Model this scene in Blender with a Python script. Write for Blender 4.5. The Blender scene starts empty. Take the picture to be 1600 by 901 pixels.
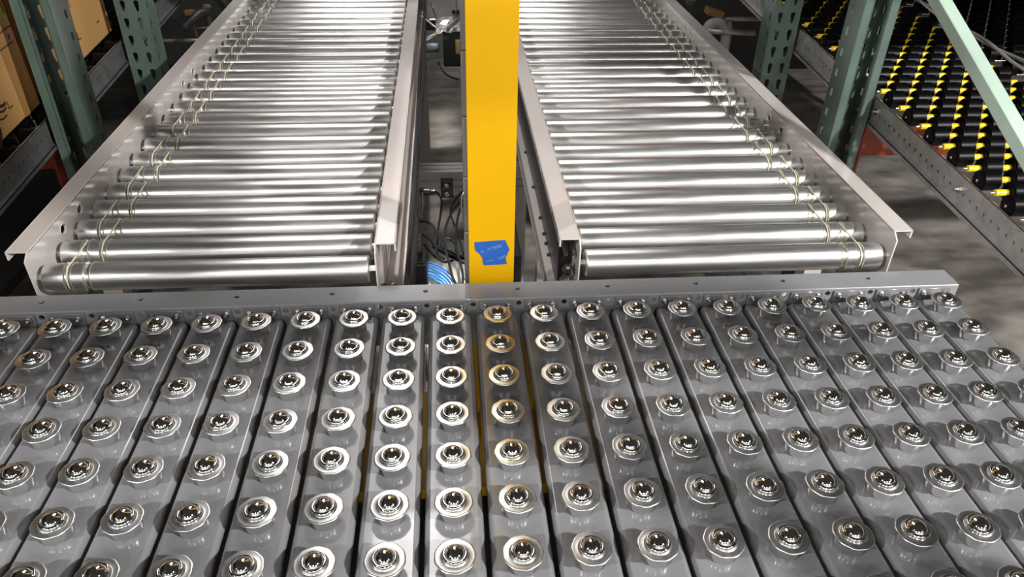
import bpy, bmesh, math, random
from mathutils import Vector, Matrix
from mathutils.geometry import tessellate_polygon
random.seed(7)
S = bpy.context.scene
COL = S.collection
H0 = 0.80            # height of the table plane above the floor; all coordinates below are given relative to that plane

# ------------------------------------------------------------------ camera (solved from the grid of ball transfers)
F_PX = 1180.0
YAW, PITCH, ROLL = 9.06286263e-02, 5.84939507e-01, 2.09787307e-02
CAM = Vector((8.61479674e-03, -1.06753507, 7.07532993e-01))
_cy, _sy, _cp, _sp = math.cos(YAW), math.sin(YAW), math.cos(PITCH), math.sin(PITCH)
FWD = Vector((_sy*_cp, _cy*_cp, -_sp))
_r = Vector((_cy, -_sy, 0)); _u = _r.cross(FWD)
RGT = _r*math.cos(ROLL) + _u*math.sin(ROLL)
UPV = _u*math.cos(ROLL) - _r*math.sin(ROLL)
def at(px, py, x=None, y=None, z=None):
    """where the sight line of a photo point meets a plane of the place"""
    d = FWD*F_PX + RGT*(px-800) - UPV*(py-450.5)
    if x is not None: t = (x-CAM.x)/d.x
    elif y is not None: t = (y-CAM.y)/d.y
    else: t = (z-CAM.z)/d.z
    return CAM + d*t
cd = bpy.data.cameras.new('camera'); cam = bpy.data.objects.new('camera', cd); COL.objects.link(cam)
cd.sensor_fit = 'HORIZONTAL'; cd.sensor_width = 36.0; cd.lens = 36.0*F_PX/1600.0
cd.clip_start = 0.05; cd.clip_end = 60
m3 = Matrix((RGT, UPV, -FWD)).transposed()
cam.matrix_world = Matrix.Translation(CAM + Vector((0, 0, H0))) @ m3.to_4x4()
S.camera = cam

# ------------------------------------------------------------------ materials
def mat(name, col, rough=.5, metal=0., coat=0., spec=.5, noise=0., nscale=40., stretch=(1,1,1), rnoise=0., bump=0., emit=None, dirt=None, coat_r=.05):
    m = bpy.data.materials.new(name); m.use_nodes = True
    nt = m.node_tree; b = nt.nodes['Principled BSDF']
    b.inputs['Base Color'].default_value = (*col, 1); b.inputs['Roughness'].default_value = rough
    b.inputs['Metallic'].default_value = metal; b.inputs['Coat Weight'].default_value = coat
    b.inputs['Coat Roughness'].default_value = coat_r
    b.inputs['Specular IOR Level'].default_value = spec
    if emit:
        b.inputs['Emission Color'].default_value = (*emit[0], 1); b.inputs['Emission Strength'].default_value = emit[1]
    if noise or rnoise or bump or dirt:
        tc = nt.nodes.new('ShaderNodeTexCoord'); mp = nt.nodes.new('ShaderNodeMapping')
        mp.inputs['Scale'].default_value = stretch
        nt.links.new(tc.outputs['Object'], mp.inputs['Vector'])
        nz = nt.nodes.new('ShaderNodeTexNoise'); nz.inputs['Scale'].default_value = nscale
        nz.inputs['Detail'].default_value = 5; nz.inputs['Roughness'].default_value = .6
        nt.links.new(mp.outputs['Vector'], nz.inputs['Vector'])
        if noise or dirt:
            lo = tuple(max(0, c*(1-noise)) for c in col); hi = tuple(min(1, c*(1+noise)) for c in col)
            if dirt: lo = dirt
            rp = nt.nodes.new('ShaderNodeValToRGB')
            rp.color_ramp.elements[0].position = .32; rp.color_ramp.elements[1].position = .68
            rp.color_ramp.elements[0].color = (*lo, 1); rp.color_ramp.elements[1].color = (*hi, 1)
            nt.links.new(nz.outputs['Fac'], rp.inputs['Fac']); nt.links.new(rp.outputs['Color'], b.inputs['Base Color'])
        if rnoise:
            mr = nt.nodes.new('ShaderNodeMapRange')
            mr.inputs['From Min'].default_value = .3; mr.inputs['From Max'].default_value = .7
            mr.inputs['To Min'].default_value = max(.02, rough-rnoise); mr.inputs['To Max'].default_value = rough+rnoise
            nt.links.new(nz.outputs['Fac'], mr.inputs['Value']); nt.links.new(mr.outputs['Result'], b.inputs['Roughness'])
        if bump:
            bp = nt.nodes.new('ShaderNodeBump'); bp.inputs['Strength'].default_value = bump; bp.inputs['Distance'].default_value = .001
            nt.links.new(nz.outputs['Fac'], bp.inputs['Height']); nt.links.new(bp.outputs['Normal'], b.inputs['Normal'])
    return m
M = dict(
    zinc=mat('galvanised roller steel', (.77,.765,.75), .31, .94, noise=.04, nscale=80, stretch=(.15,1.3,1.3), rnoise=.035, bump=.012),
    bead=mat('worn roller groove', (.80,.77,.70), .28, .9, noise=.10, nscale=160),
    belt=mat('amber urethane belt', (.62,.575,.44), .3, 0, spec=.6),
    rail=mat('warm grey rail paint', (.55,.505,.475), .24, 0, coat=.5, coat_r=.06, noise=.02, nscale=10),
    table=mat('grey table paint', (.19,.19,.196), .22, 0, coat=.6, coat_r=.05, noise=.03, nscale=9, rnoise=.02),
    bar=mat('grey bar paint', (.25,.255,.265), .26, 0, coat=.2, rnoise=.02, nscale=6),
    chrome=mat('polished ball steel', (.80,.77,.75), .045, 1),
    cup=mat('bright zinc plate', (.82,.82,.81), .33, 1, noise=.04, nscale=120, rnoise=.05),
    cupw=mat('polished zinc plate', (.84,.84,.84), .09, 1, noise=.04, nscale=120, rnoise=.05),
    cupy=mat('yellowish zinc plate', (.83,.805,.71), .33, 1, noise=.05, nscale=120, rnoise=.05),
    bolt=mat('zinc bolt', (.62,.62,.61), .25, 1),
    yellow=mat('safety yellow paint', (.56,.305,.0), .45, 0, spec=.25, noise=.03, nscale=8),
    grey=mat('grey strut', (.17,.162,.158), .42, .3),
    tape=mat('blue masking tape', (.012,.075,.34), .6, 0, noise=.12, nscale=120),
    print=mat('faded green print', (.12,.27,.20), .6),
    black=mat('black rubber', (.012,.012,.013), .42),
    blackm=mat('black enamel', (.016,.016,.017), .35),
    blue=mat('blue cable jacket', (.05,.30,.95), .33),
    alu=mat('anodised aluminium', (.80,.78,.74), .38, .25),
    cable=mat('grey conduit', (.45,.44,.42), .4, .2),
    green=mat('rack green enamel', (.088,.128,.108), .36, 0, noise=.12, nscale=11, rnoise=.06),
    palegreen=mat('pale green enamel', (.43,.55,.46), .34, 0, noise=.05, nscale=11),
    orange=mat('orange rack enamel', (.33,.045,.008), .42, 0, noise=.1, nscale=15),
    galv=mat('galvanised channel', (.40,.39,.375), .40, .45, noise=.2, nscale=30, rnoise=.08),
    galv_shade=mat('shade toned channel', (.15,.15,.15), .36, .4, noise=.2, nscale=30, rnoise=.06),  # darker copy of the channel, shade put into its colour
    wheel=mat('black flow wheel', (.003,.003,.0035), .34, 0, spec=.10),
    sleeve=mat('yellow wheel sleeve', (.86,.58,.01), .38),
    pin=mat('steel axle', (.75,.74,.72), .25, 1),
    card=mat('corrugated board', (.46,.255,.085), .8, 0, noise=.07, nscale=9, stretch=(1,1,.4)),
    carddark=mat('darker carton board', (.30,.155,.05), .5, 0, noise=.06, nscale=9),
    ink=mat('dark brown ink', (.05,.02,.018), .7), stripe=mat('olive print band', (.25,.21,.03), .7),
    bluetote=mat('blue plastic', (.01,.02,.16), .5),
    cab=mat('cabinet grey', (.48,.47,.455), .4, 0, noise=.05, nscale=20),
    foil=mat('silver foil', (.82,.80,.80), .25, 1, bump=.6, nscale=60),
    motor=mat('blue grey motor shell', (.10,.13,.16), .3, .5),
    brass=mat('brass fitting', (.70,.52,.22), .3, 1),
    label=mat('white sticker', (.80,.76,.76), .45), lens=mat('lamp housing', (.6,.6,.6), .5),
    pad=mat('brightened concrete', (.78,.74,.66), .6, 0, noise=.15, nscale=9),
    wall=mat('pale painted wall', (.74,.73,.71), .7, 0, noise=.04, nscale=2),
    deck=mat('dark shade board', (.022,.021,.020), .7),
)
def floor_mat():
    m = mat('sealed concrete', (.30,.275,.25), .33, 0); nt = m.node_tree; b = nt.nodes['Principled BSDF']
    tc = nt.nodes.new('ShaderNodeTexCoord')
    n1 = nt.nodes.new('ShaderNodeTexNoise'); n1.inputs['Scale'].default_value = 2.4; n1.inputs['Detail'].default_value = 8
    mp = nt.nodes.new('ShaderNodeMapping'); mp.inputs['Scale'].default_value = (2.2, 4.2, 1)
    n2 = nt.nodes.new('ShaderNodeTexNoise'); n2.inputs['Scale'].default_value = 2.5; n2.inputs['Detail'].default_value = 6
    nt.links.new(tc.outputs['Object'], n1.inputs['Vector']); nt.links.new(tc.outputs['Object'], mp.inputs['Vector'])
    nt.links.new(mp.outputs['Vector'], n2.inputs['Vector'])
    mx = nt.nodes.new('ShaderNodeMath'); mx.operation = 'MULTIPLY'
    nt.links.new(n1.outputs['Fac'], mx.inputs[0]); nt.links.new(n2.outputs['Fac'], mx.inputs[1])
    rp = nt.nodes.new('ShaderNodeValToRGB')
    rp.color_ramp.elements[0].position = .14; rp.color_ramp.elements[0].color = (.10,.088,.078,1)
    rp.color_ramp.elements[1].position = .38; rp.color_ramp.elements[1].color = (.37,.34,.305,1)
    nt.links.new(mx.outputs['Value'], rp.inputs['Fac']); nt.links.new(rp.outputs['Color'], b.inputs['Base Color'])
    mr = nt.nodes.new('ShaderNodeMapRange'); mr.inputs['To Min'].default_value = .22; mr.inputs['To Max'].default_value = .5
    nt.links.new(n2.outputs['Fac'], mr.inputs['Value']); nt.links.new(mr.outputs['Result'], b.inputs['Roughness'])
    return m
M['floor'] = floor_mat()

# ------------------------------------------------------------------ mesh builder
class MB:
    def __init__(s): s.v = []; s.f = []; s.mi = []; s.sm = []
    def add(s, vs, fs, mi=0, smooth=False):
        o = len(s.v); s.v += [Vector(p) for p in vs]
        for f in fs: s.f.append([o+i for i in f]); s.mi.append(mi); s.sm.append(smooth)
        return s
    def box(s, a, b, mi=0, rot=None, ctr=None):
        (x0,y0,z0),(x1,y1,z1) = a, b
        vs = [Vector(p) for p in ((x0,y0,z0),(x1,y0,z0),(x1,y1,z0),(x0,y1,z0),(x0,y0,z1),(x1,y0,z1),(x1,y1,z1),(x0,y1,z1))]
        if rot is not None:
            c = Vector(ctr) if ctr is not None else sum(vs, Vector())/8
            vs = [c + rot @ (p-c) for p in vs]
        return s.add(vs, [(0,3,2,1),(4,5,6,7),(0,1,5,4),(1,2,6,5),(2,3,7,6),(3,0,4,7)], mi)
    def bbox(s, a, b, w=.003, mi=0, seg=2, rot=None, ctr=None):
        """box with rounded edges"""
        bm = bmesh.new(); bmesh.ops.create_cube(bm, size=1)
        A, B = Vector(a), Vector(b); c = (A+B)/2; d = B-A
        for v in bm.verts: v.co = Vector((v.co.x*d.x, v.co.y*d.y, v.co.z*d.z))
        bmesh.ops.bevel(bm, geom=bm.edges[:], offset=w, segments=seg, profile=.5, affect='EDGES')
        R = rot if rot is not None else Matrix.Identity(3)
        s.from_bm(bm, lambda p: c + R @ p, mi, True); bm.free(); return s
    def from_bm(s, bm, fn=lambda p: p, mi=0, smooth=True):
        bm.verts.index_update(); big = .12*max(f.calc_area() for f in bm.faces); n0 = len(s.f)
        s.add([fn(v.co.copy()) for v in bm.verts], [[v.index for v in f.verts] for f in bm.faces], mi, smooth)
        for i, f in enumerate(bm.faces):
            if f.calc_area() > big: s.sm[n0+i] = False       # the wide faces stay flat, only the rounded edges blend
        return s
    def prism(s, outer, holes, thick, o, u, v, mi=0):
        """flat plate: outline and holes in (u,v), thickness along u x v"""
        o, u, v = Vector(o), Vector(u), Vector(v); n = u.cross(v).normalized()
        loops = [outer] + list(holes); pts = [p for l in loops for p in l]
        if len(holes) > 1 and len(outer) == 4:       # cut the sheet into one cell per hole
            tri = []; (X0, Y0), (X1, Y1) = outer[0], outer[2]; ax = 0 if X1-X0 > Y1-Y0 else 1
            ctr = [(sum(p[0] for p in h)/len(h), sum(p[1] for p in h)/len(h)) for h in holes]
            order = sorted(range(len(holes)), key=lambda q: ctr[q][ax]); bands = []
            for q in order:
                if bands and abs(ctr[bands[-1][0]][ax]-ctr[q][ax]) < 2e-3: bands[-1].append(q)
                else: bands.append([q])
            lo, hi = ((X0, X1), (Y0, Y1))[ax]; slo, shi = ((Y0, Y1), (X0, X1))[ax]
            cuts = [lo] + [(ctr[a[0]][ax]+ctr[b[0]][ax])/2 for a, b in zip(bands[:-1], bands[1:])] + [hi]
            start = [len(outer)]
            for h in holes: start.append(start[-1]+len(h))
            extra = []
            for b, c0, c1 in zip(bands, cuts[:-1], cuts[1:]):
                b = sorted(b, key=lambda q: ctr[q][1-ax])
                sc = [slo] + [(ctr[p][1-ax]+ctr[q][1-ax])/2 for p, q in zip(b[:-1], b[1:])] + [shi]
                for q, s0, s1 in zip(b, sc[:-1], sc[1:]):
                    cell = [(c0,s0),(c1,s0),(c1,s1),(c0,s1)] if ax == 0 else [(s0,c0),(s1,c0),(s1,c1),(s0,c1)]
                    k0 = len(pts)+len(extra); extra += cell; nh = len(holes[q])
                    for t in tessellate_polygon([[Vector((*p, 0)) for p in cell], [Vector((*p, 0)) for p in holes[q]]]):
                        tri.append(tuple(k0+i if i < 4 else start[q]+i-4 for i in t))
            pts = pts + extra
        else: tri = tessellate_polygon([[Vector((p[0], p[1], 0)) for p in l] for l in loops])
        A = [o + u*p[0] + v*p[1] for p in pts]; B = [p + n*thick for p in A]
        k = len(pts); fs = []
        for t in tri:
            a, b, c = (pts[i] for i in t)
            if (b[0]-a[0])*(c[1]-a[1]) - (b[1]-a[1])*(c[0]-a[0]) < 0: t = (t[0], t[2], t[1])
            fs.append((t[2], t[1], t[0])); fs.append(tuple(i+k for i in t))
        st = 0
        for l in loops:
            q = len(l)
            for i in range(q):
                a, b = st+i, st+(i+1) % q; fs.append((a, b, b+k, a+k))
            st += q
        return s.add(A+B, fs, mi)
    def tube(s, path, r, seg=8, mi=0, closed=False):
        path = [Vector(p) for p in path]; n = len(path); rings = []; up = None; vs = []; fs = []
        for i, p in enumerate(path):
            a = path[(i-1) % n] if (closed or i) else p; b = path[(i+1) % n] if (closed or i < n-1) else p
            t = (b-a).normalized()
            if up is None: up = Vector((0,0,1)) if abs(t.z) < .9 else Vector((1,0,0))
            x = t.cross(up).normalized(); up = x.cross(t).normalized()
            for k in range(seg):
                an = 2*math.pi*k/seg; vs.append(p + (x*math.cos(an) + up*math.sin(an))*r)
        for i in range(n if closed else n-1):
            j = (i+1) % n
            for k in range(seg): fs.append((i*seg+k, i*seg+(k+1) % seg, j*seg+(k+1) % seg, j*seg+k))
        s.add(vs, fs, mi, True)
        if not closed:
            s.add(vs[:seg], [tuple(reversed(range(seg)))], mi); s.add(vs[-seg:], [tuple(range(seg))], mi)
        return s
    def lathe(s, prof, o, axis='z', seg=40, mi=None, lobes=None):
        """prof: (axial, radius[, material]) from end to end"""
        o = Vector(o); vs = []; fs = []; ms = []
        for i, p in enumerate(prof):
            for k in range(seg):
                an = 2*math.pi*k/seg; r = p[1]
                if lobes and i in lobes: r *= 1 + lobes[i][0]*abs(math.sin(lobes[i][1]*an/2))
                c, q = r*math.cos(an), r*math.sin(an)
                vs.append(o + (Vector((c, q, p[0])) if axis == 'z' else Vector((p[0], c, q)) if axis == 'x' else Vector((q, p[0], c))))
        base = len(s.v); s.v += vs
        for i in range(len(prof)-1):
            for k in range(seg):
                s.f.append([base+i*seg+k, base+i*seg+(k+1) % seg, base+(i+1)*seg+(k+1) % seg, base+(i+1)*seg+k])
                s.mi.append(prof[i][2] if len(prof[i]) > 2 else (mi or 0)); s.sm.append(True)
        for i, rev in ((0, True), (len(prof)-1, False)):
            if prof[i][1] > 1e-6:
                l = [base+i*seg+k for k in range(seg)]; s.f.append(l[::-1] if rev else l); s.mi.append(mi or 0); s.sm.append(False)
        return s
    def mesh(s, name, mats, org=(0,0,0), sharp=40):
        me = bpy.data.meshes.new(name); o = Vector(org)
        me.from_pydata([p-o for p in s.v], [], s.f)
        for q in (mats if isinstance(mats, (list, tuple)) else [mats]): me.materials.append(q)
        for p, a, b in zip(me.polygons, s.mi, s.sm): p.material_index = a; p.use_smooth = b
        bm = bmesh.new(); bm.from_mesh(me); bmesh.ops.remove_doubles(bm, verts=bm.verts, dist=1e-6)
        bmesh.ops.recalc_face_normals(bm, faces=bm.faces)
        th = math.radians(sharp)
        for e in bm.edges:
            if len(e.link_faces) == 2 and e.calc_face_angle(0) > th: e.smooth = False
        bm.to_mesh(me); bm.free(); return me
    def build(s, name, mats, parent=None, org=None, sharp=40):
        """link as one object; org: its origin in table coordinates (a part takes its place relative to its parent)"""
        base = worldpos(parent) if parent else Vector((0,0,0))
        og = Vector(org) if org is not None else (base if parent else sum(s.v, Vector())/max(1, len(s.v)))
        o = bpy.data.objects.new(name, s.mesh(name, mats, og, sharp)); COL.objects.link(o)
        if parent: o.parent = parent; o.location = og - base
        else: o.location = og + Vector((0,0,H0))
        return o
def worldpos(o):
    p = o.location.copy(); q = o.parent
    while q is not None: p = p + q.location; q = q.parent
    return p - Vector((0,0,H0))
def tag(o, label=None, cat=None, group=None, kind=None):
    if label: o['label'] = label
    if cat: o['category'] = cat
    if group: o['group'] = group
    if kind: o['kind'] = kind
    return o
def thing(name, loc, label, cat, group=None):
    o = bpy.data.objects.new(name, None); COL.objects.link(o); o.location = Vector(loc) + Vector((0,0,H0)); o.empty_display_size = .05
    return tag(o, label, cat, group)
def child(src, parent, off):
    o = src.copy(); COL.objects.link(o); o.parent = parent; o.location = Vector(off); return o
def circ(cx, cy, r, n=14, ry=None): return [(cx+r*math.cos(2*math.pi*i/n), cy+(ry or r)*math.sin(2*math.pi*i/n)) for i in range(n)]
def rect(x0, y0, x1, y1): return [(x0,y0),(x1,y0),(x1,y1),(x0,y1)]
def smooth_path(pts, n=7):
    pts = [Vector(p) for p in pts]; P = [2*pts[0]-pts[1]] + pts + [2*pts[-1]-pts[-2]]; out = []
    for i in range(1, len(P)-2):
        for k in range(n):
            t = k/n; a, b, c, d = P[i-1:i+3]
            out.append(.5*((2*b) + (c-a)*t + (2*a-5*b+4*c-d)*t*t + (3*b-a-3*c+d)*t**3))
    return out + [pts[-1]]

FZ = -H0
# ------------------------------------------------------------------ floor
fl = MB().box((-9,-6,FZ-.1), (9,14,FZ)).build('floor', M['floor']); tag(fl, kind='structure')

# ------------------------------------------------------------------ ball transfer table
PX, PY, NR = .0762, .0761, 9
tb = thing('ball_transfer_table', (0, -.35, FZ), 'grey steel ball transfer table with rows of shiny balls across the foreground', 'conveyor table')
ZS = -.019                                      # top face of the strips
def strip_mb():
    m = MB(); bm = bmesh.new(); bmesh.ops.create_cube(bm, size=1)
    y0, y1, z0 = -.735, -.0405, -.066
    for v in bm.verts: v.co = Vector((v.co.x*.0702, (y0+y1)/2 + v.co.y*(y1-y0), (ZS+z0)/2 + v.co.z*(ZS-z0)))
    ve = [e for e in bm.edges if abs(e.verts[0].co.x-e.verts[1].co.x) < 1e-6 and abs(e.verts[0].co.y-e.verts[1].co.y) < 1e-6 and e.verts[0].co.y > -.1]
    bmesh.ops.bevel(bm, geom=ve, offset=.011, segments=5, profile=.5, affect='EDGES')
    te = [e for e in bm.edges if all(abs(v.co.z-ZS) < 1e-5 for v in e.verts)]
    bmesh.ops.bevel(bm, geom=te, offset=.0065, segments=4, profile=.5, affect='EDGES')
    m.from_bm(bm); bm.free()
    m.bbox((-.0285,-.0400,-.045), (.0285,-.0372,-.0008), .0008, seg=1)      # upturned tab bolted to the cross bar
    for i in (1, 4, 7):                                                    # small keyhole slots beside some cups
        pass
    return m
# one ball unit: the pressed cup with its wide crimped flange and collar, and the ball
def cup_mb():
    m = MB(); z = ZS
    prof = [(z-.001,.0172),(z+.0005,.0182),(-.0045,.0184),(-.0030,.0186),(-.0024,.0200),(-.0022,.0222),(-.0012,.0229,1),(-.0002,.0228,1),
            (.0003,.0221,1),(.0004,.0210,1),(.0003,.0163,1),(.0006,.0154),(.0019,.0149),(.0038,.0145),(.0050,.0136),(.0055,.0125),(.0050,.0113),(.0025,.0110)]
    m.lathe(prof, (0,0,0), 'z', 48, lobes={4:(.02,9),5:(.036,9),6:(.036,9),7:(.036,9),8:(.030,9),9:(.012,9)}); return m
def ball_mb():
    m = MB(); R = .0127; cz = -.0005; pr = [(cz + R*math.sin(a), max(1e-7, R*math.cos(a))) for a in [math.radians(-30+120*i/16) for i in range(17)]]
    return m.lathe(pr, (0,0,0), 'z', 40)
def bolt_mb():
    m = MB(); m.lathe([(-.0405,.0058),(-.0415,.0062),(-.0422,.0062),(-.0422,.0046),(-.0462,.0046),(-.0470,.0040),(-.0470,1e-7)], (0,0,0), 'y', 6)
    return m.lathe([(-.0405,.0022),(-.0500,.0022),(-.0502,1e-7)], (0,0,0), 'y', 10)
strip0 = cup0 = None
for k in range(-10, 12):
    if strip0 is None:
        me_s = strip_mb().mesh('ball_strip', M['table']); me_c = cup_mb().mesh('ball_housing', [M['cupw'], M['cup']], sharp=60)
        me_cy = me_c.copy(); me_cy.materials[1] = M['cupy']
        me_b = ball_mb().mesh('ball', M['chrome']); me_o = bolt_mb().mesh('bolt', M['bolt'], sharp=30); strip0 = True
    s = bpy.data.objects.new('ball_strip', me_s); COL.objects.link(s); s.parent = tb
    s.location = Vector((k*PX, 0, 0)) - Vector((0, -.35, FZ))
    for r in range(1, NR+1):
        c = bpy.data.objects.new('ball_housing', me_cy if (k == 1 and r <= 5) else me_c); COL.objects.link(c); c.parent = s  # slightly yellower flanges on part of one column
        c.location = (random.uniform(-.0006,.0006), -r*PY + random.uniform(-.0006,.0006), random.uniform(-.0006,.0006))
        c.rotation_euler = (random.uniform(-.022,.022), random.uniform(-.022,.022), random.uniform(0, 6.28))
        b = bpy.data.objects.new('ball', me_b); COL.objects.link(b); b.parent = s; b.location = c.location
    for sx in (-1, 1):
        o = bpy.data.objects.new('bolt', me_o); COL.objects.link(o); o.parent = s; o.location = (sx*.0195, .0005, -.0095); o.rotation_euler = (0, random.uniform(0,1), 0)
# cross bar: top flange with round holes, front web, end
m = MB(); bx0, bx1 = -.812, .8815
hol = [circ(-.0403-bx0+.1541*i, .0285, .0046) for i in range(-5, 6)]
m.prism(rect(0, .0025, bx1-bx0, .048), hol, -.003, (bx0,-.0365,.003), (1,0,0), (0,1,0))
wh = [circ((k+.5)*PX-bx0, .0795, .0048) for k in range(-11, 11)]
m.prism(rect(0, 0, bx1-bx0, .0875), wh, -.003, (bx0,-.0365,-.087), (1,0,0), (0,0,1))
arc = [(-.034-.0025*math.sin(a), .0005+.0025*math.cos(a)) for a in [math.pi/2*i/6 for i in range(7)]]; na = len(arc)
m.add([(x, p[0], p[1]) for x in (bx0, bx1) for p in arc], [(i, i+1, na+i+1, na+i) for i in range(na-1)], 0, True)
m.box((bx0,.0085,-.02),(bx1,.0115,.0005))
m.box((bx0,-.034,-.087),(bx1,.0115,-.084)); m.box((bx0,-.034,-.086),(bx0+.002,.0115,0)); m.box((bx1-.002,-.034,-.086),(bx1,.0115,0))  # bottom plate added so the holes look into darkness
m.build('cross_bar', M['bar'], tb)
MB().box((bx0,-.742,-.09),(bx1,-.736,-.02)).build('cross_bar', M['bar'], tb)
MB().bbox((-.80,-.72,-.385),(.865,-.03,-.365), .003).build('blackout_board', M['deck'], tb)  # dark board added so the gaps between strips go black
for sx in (-.775, .84):
    for yy in (-.70, -.06):
        MB().box((sx-.02,yy-.02,FZ),(sx+.02,yy+.02,-.066)).box((sx-.045,yy-.045,FZ),(sx+.045,yy+.045,FZ+.006)).build('leg', M['table'], tb)

# ------------------------------------------------------------------ roller conveyors
RR, RP, SL = .0245, .0770, .0133
NROLL = 34
def roller_mb(L, flip):
    pts = [(0,.0215,0),(.0015,.0238,0),(.003,RR,0),(.035,RR,0),(.0356,.0256,1),(.0374,.0254,1),(.0388,.0214,1),(.046,.0214,1),(.0473,.0254,1),(.0490,.0256,1),(.0495,RR,0),
           (.0665,RR,0),(.0671,.0256,1),(.0689,.0254,1),(.0703,.0214,1),(.0775,.0214,1),(.0788,.0254,1),(.0805,.0256,1),(.081,RR,0),(L-.003,RR,0),(L-.0015,.0238,0),(L,.0215,0)]
    if flip:
        q = [(L-a, r, g) for a, r, g in reversed(pts)]
        pts = [(q[i][0], q[i][1], pts[len(pts)-2-i][2] if i < len(q)-1 else 0) for i in range(len(q))]
    m = MB().lathe(pts, (0,0,0), 'x', 36)
    for x0, x1 in ((-.014, .002), (L-.002, L+.014)): m.lathe([(x0,.006),(x1,.006)], (0,0,0), 'x', 6)
    return m
def belt_mb():
    r = .0230; P = []
    n = 12
    for i in range(n+1): a = math.pi/2 + math.pi*i/n; P.append((0, r*math.cos(a), r*math.sin(a)))
    for i in range(n+1): a = -math.pi/2 + math.pi*i/n; P.append((0, RP + r*math.cos(a), r*math.sin(a)))
    return MB().tube(P,   .0014, 8, closed=True)
def rail_mb(xw, out, holes, y0, y1):
    """C channel: web on the plane x = xw, flanges towards `out` (+1 or -1)"""
    m = MB(); zt, zb, w, t = .0505, -.125, .0365, .0026
    hh = []
    for (yy, zz) in holes: hh.append(circ(yy, zz, .011, 16, .0085))
    ye = y0
    m.prism([(ye-.004,zb),(y1,zb),(y1,zt),(ye+.012,zt),(ye-.004,zt-.012)], hh, t*(1 if out > 0 else -1), (xw,0,0), (0,1,0), (0,0,1))
    for (yy, zz) in holes:                                          # raised lip of the hole
        m.tube([(xw-out*.0006, yy+.0116*math.cos(2*math.pi*i/18), zz+.0091*math.sin(2*math.pi*i/18)) for i in range(18)], .0011, 6, closed=True)
    for z0, z1 in ((zt-t, zt), (zb, zb+t)):
        a, b = sorted((xw, xw+out*w)); m.box((a, ye+.012, z0), (b, y1, z1))
    a, b = sorted((xw+out*(w-t), xw+out*w)); m.box((a, ye+.012, zt-.016), (b, y1, zt)); m.box((a, ye+.012, zb), (b, y1, zb+.012))
    m.tube([(xw+out*.0012, ye+.012, zt-.0010), (xw+out*.0012, y1, zt-.0010)], .0016, 8)
    m.tube([(xw+out*(w-.0012), ye+.012, zt-.0010), (xw+out*(w-.0012), y1, zt-.0010)], .0016, 8)
    return m
def conveyor(x_l, x_r, groove_left, label, outer_holes, y_first):
    root = thing('roller_conveyor', ((x_l+x_r)/2, .06, 0), label, 'conveyor')
    O = worldpos(root); yE = y_first + RP*NROLL
    hl, hr = (outer_holes, []) if groove_left else ([], outer_holes)
    rail_mb(x_l, -1, hl, .060, yE).build('side_rail', M['rail'], root)
    rail_mb(x_r, 1, hr, .060, yE).build('side_rail', M['rail'], root)
    L = (x_r-x_l) - .024; xs = x_l + .012
    me = roller_mb(L, not groove_left).mesh('roller', [M['zinc'], M['bead']], sharp=35)
    mb = belt_mb().mesh('drive_belt', M['belt'])
    for i in range(NROLL):
        o = bpy.data.objects.new('roller', me); COL.objects.link(o); o.parent = root
        o.location = Vector((xs, y_first + i*RP, -.005)) - O
        o.rotation_euler = (random.uniform(0, 6.28), 0, 0)
        if i < NROLL-1:
            g = (.04225, .07375)[i % 2] + random.uniform(-.0015,.0015)
            b = bpy.data.objects.new('drive_belt', mb); COL.objects.link(b); b.parent = root
            b.location = Vector((xs+g if groove_left else xs+L-g, y_first + i*RP, -.005)) - O
    for yy in (.35, 2.3):
        m = MB()
        for xx in (x_l-.02, x_r+.02): m.box((xx-.02,yy-.02,FZ-.0133*yy),(xx+.02,yy+.02,-.125))
        m.box((x_l-.02,yy-.015,-.30),(x_r+.02,yy+.015,-.26)); m.build('support_leg', M['rail'], root)
    root.rotation_euler = (math.atan(SL), 0, 0); root.location.z += SL*.06
    return root
cl = conveyor(-.6975, -.1275, True, 'roller conveyor left of the yellow post, its grooved roller ends on the left', [(.195,.024),(.271,.024),(.973,.024),(1.07,.024)], .078)
cr = conveyor(.2310, .8050, False, 'roller conveyor right of the yellow post, its grooved roller ends on the right', [(.608,.022),(.688,.022),(1.40,.026),(1.47,.026)], .079)
MB().bbox((.2035,.13,-.118),(.2285,2.5,.018), .002).build('shade_panel', M['blackm'], cr)  # black panel stands in for shade on the rail web
# white sticker on the inner rail of the left conveyor
p = at(633, 97, z=.066); o = MB().box((p.x-.005,p.y-.035,.0505+.0001),(p.x+.005,p.y+.035,.0512)).build('sticker', M['label'], cl)
tag(o, 'white paper sticker')
# lower tray with black clips beside the right conveyor
m = MB().prism(rect(.045,-.122,2.5,-.090), [], .0025, (.186,0,0), (0,1,0), (0,0,1)).box((.186,.045,-.093),(.204,2.5,-.090)).build('cable_tray', M['rail'], cr)
for yy in (.115,.245,.29,.33,.40,.55,.75):
    MB().bbox((.198,yy-.004,-.096),(.212,yy+.004,-.086), .001).build('tray_clip', M['black'], cr)
for yy in (.1,):
    MB().lathe([(0,.007),(.006,.007),(.006,.004),(.012,.004),(.0122,1e-6)], (.195,.075,-.090), 'z', 6).build('bolt', M['bolt'], cr)
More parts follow.
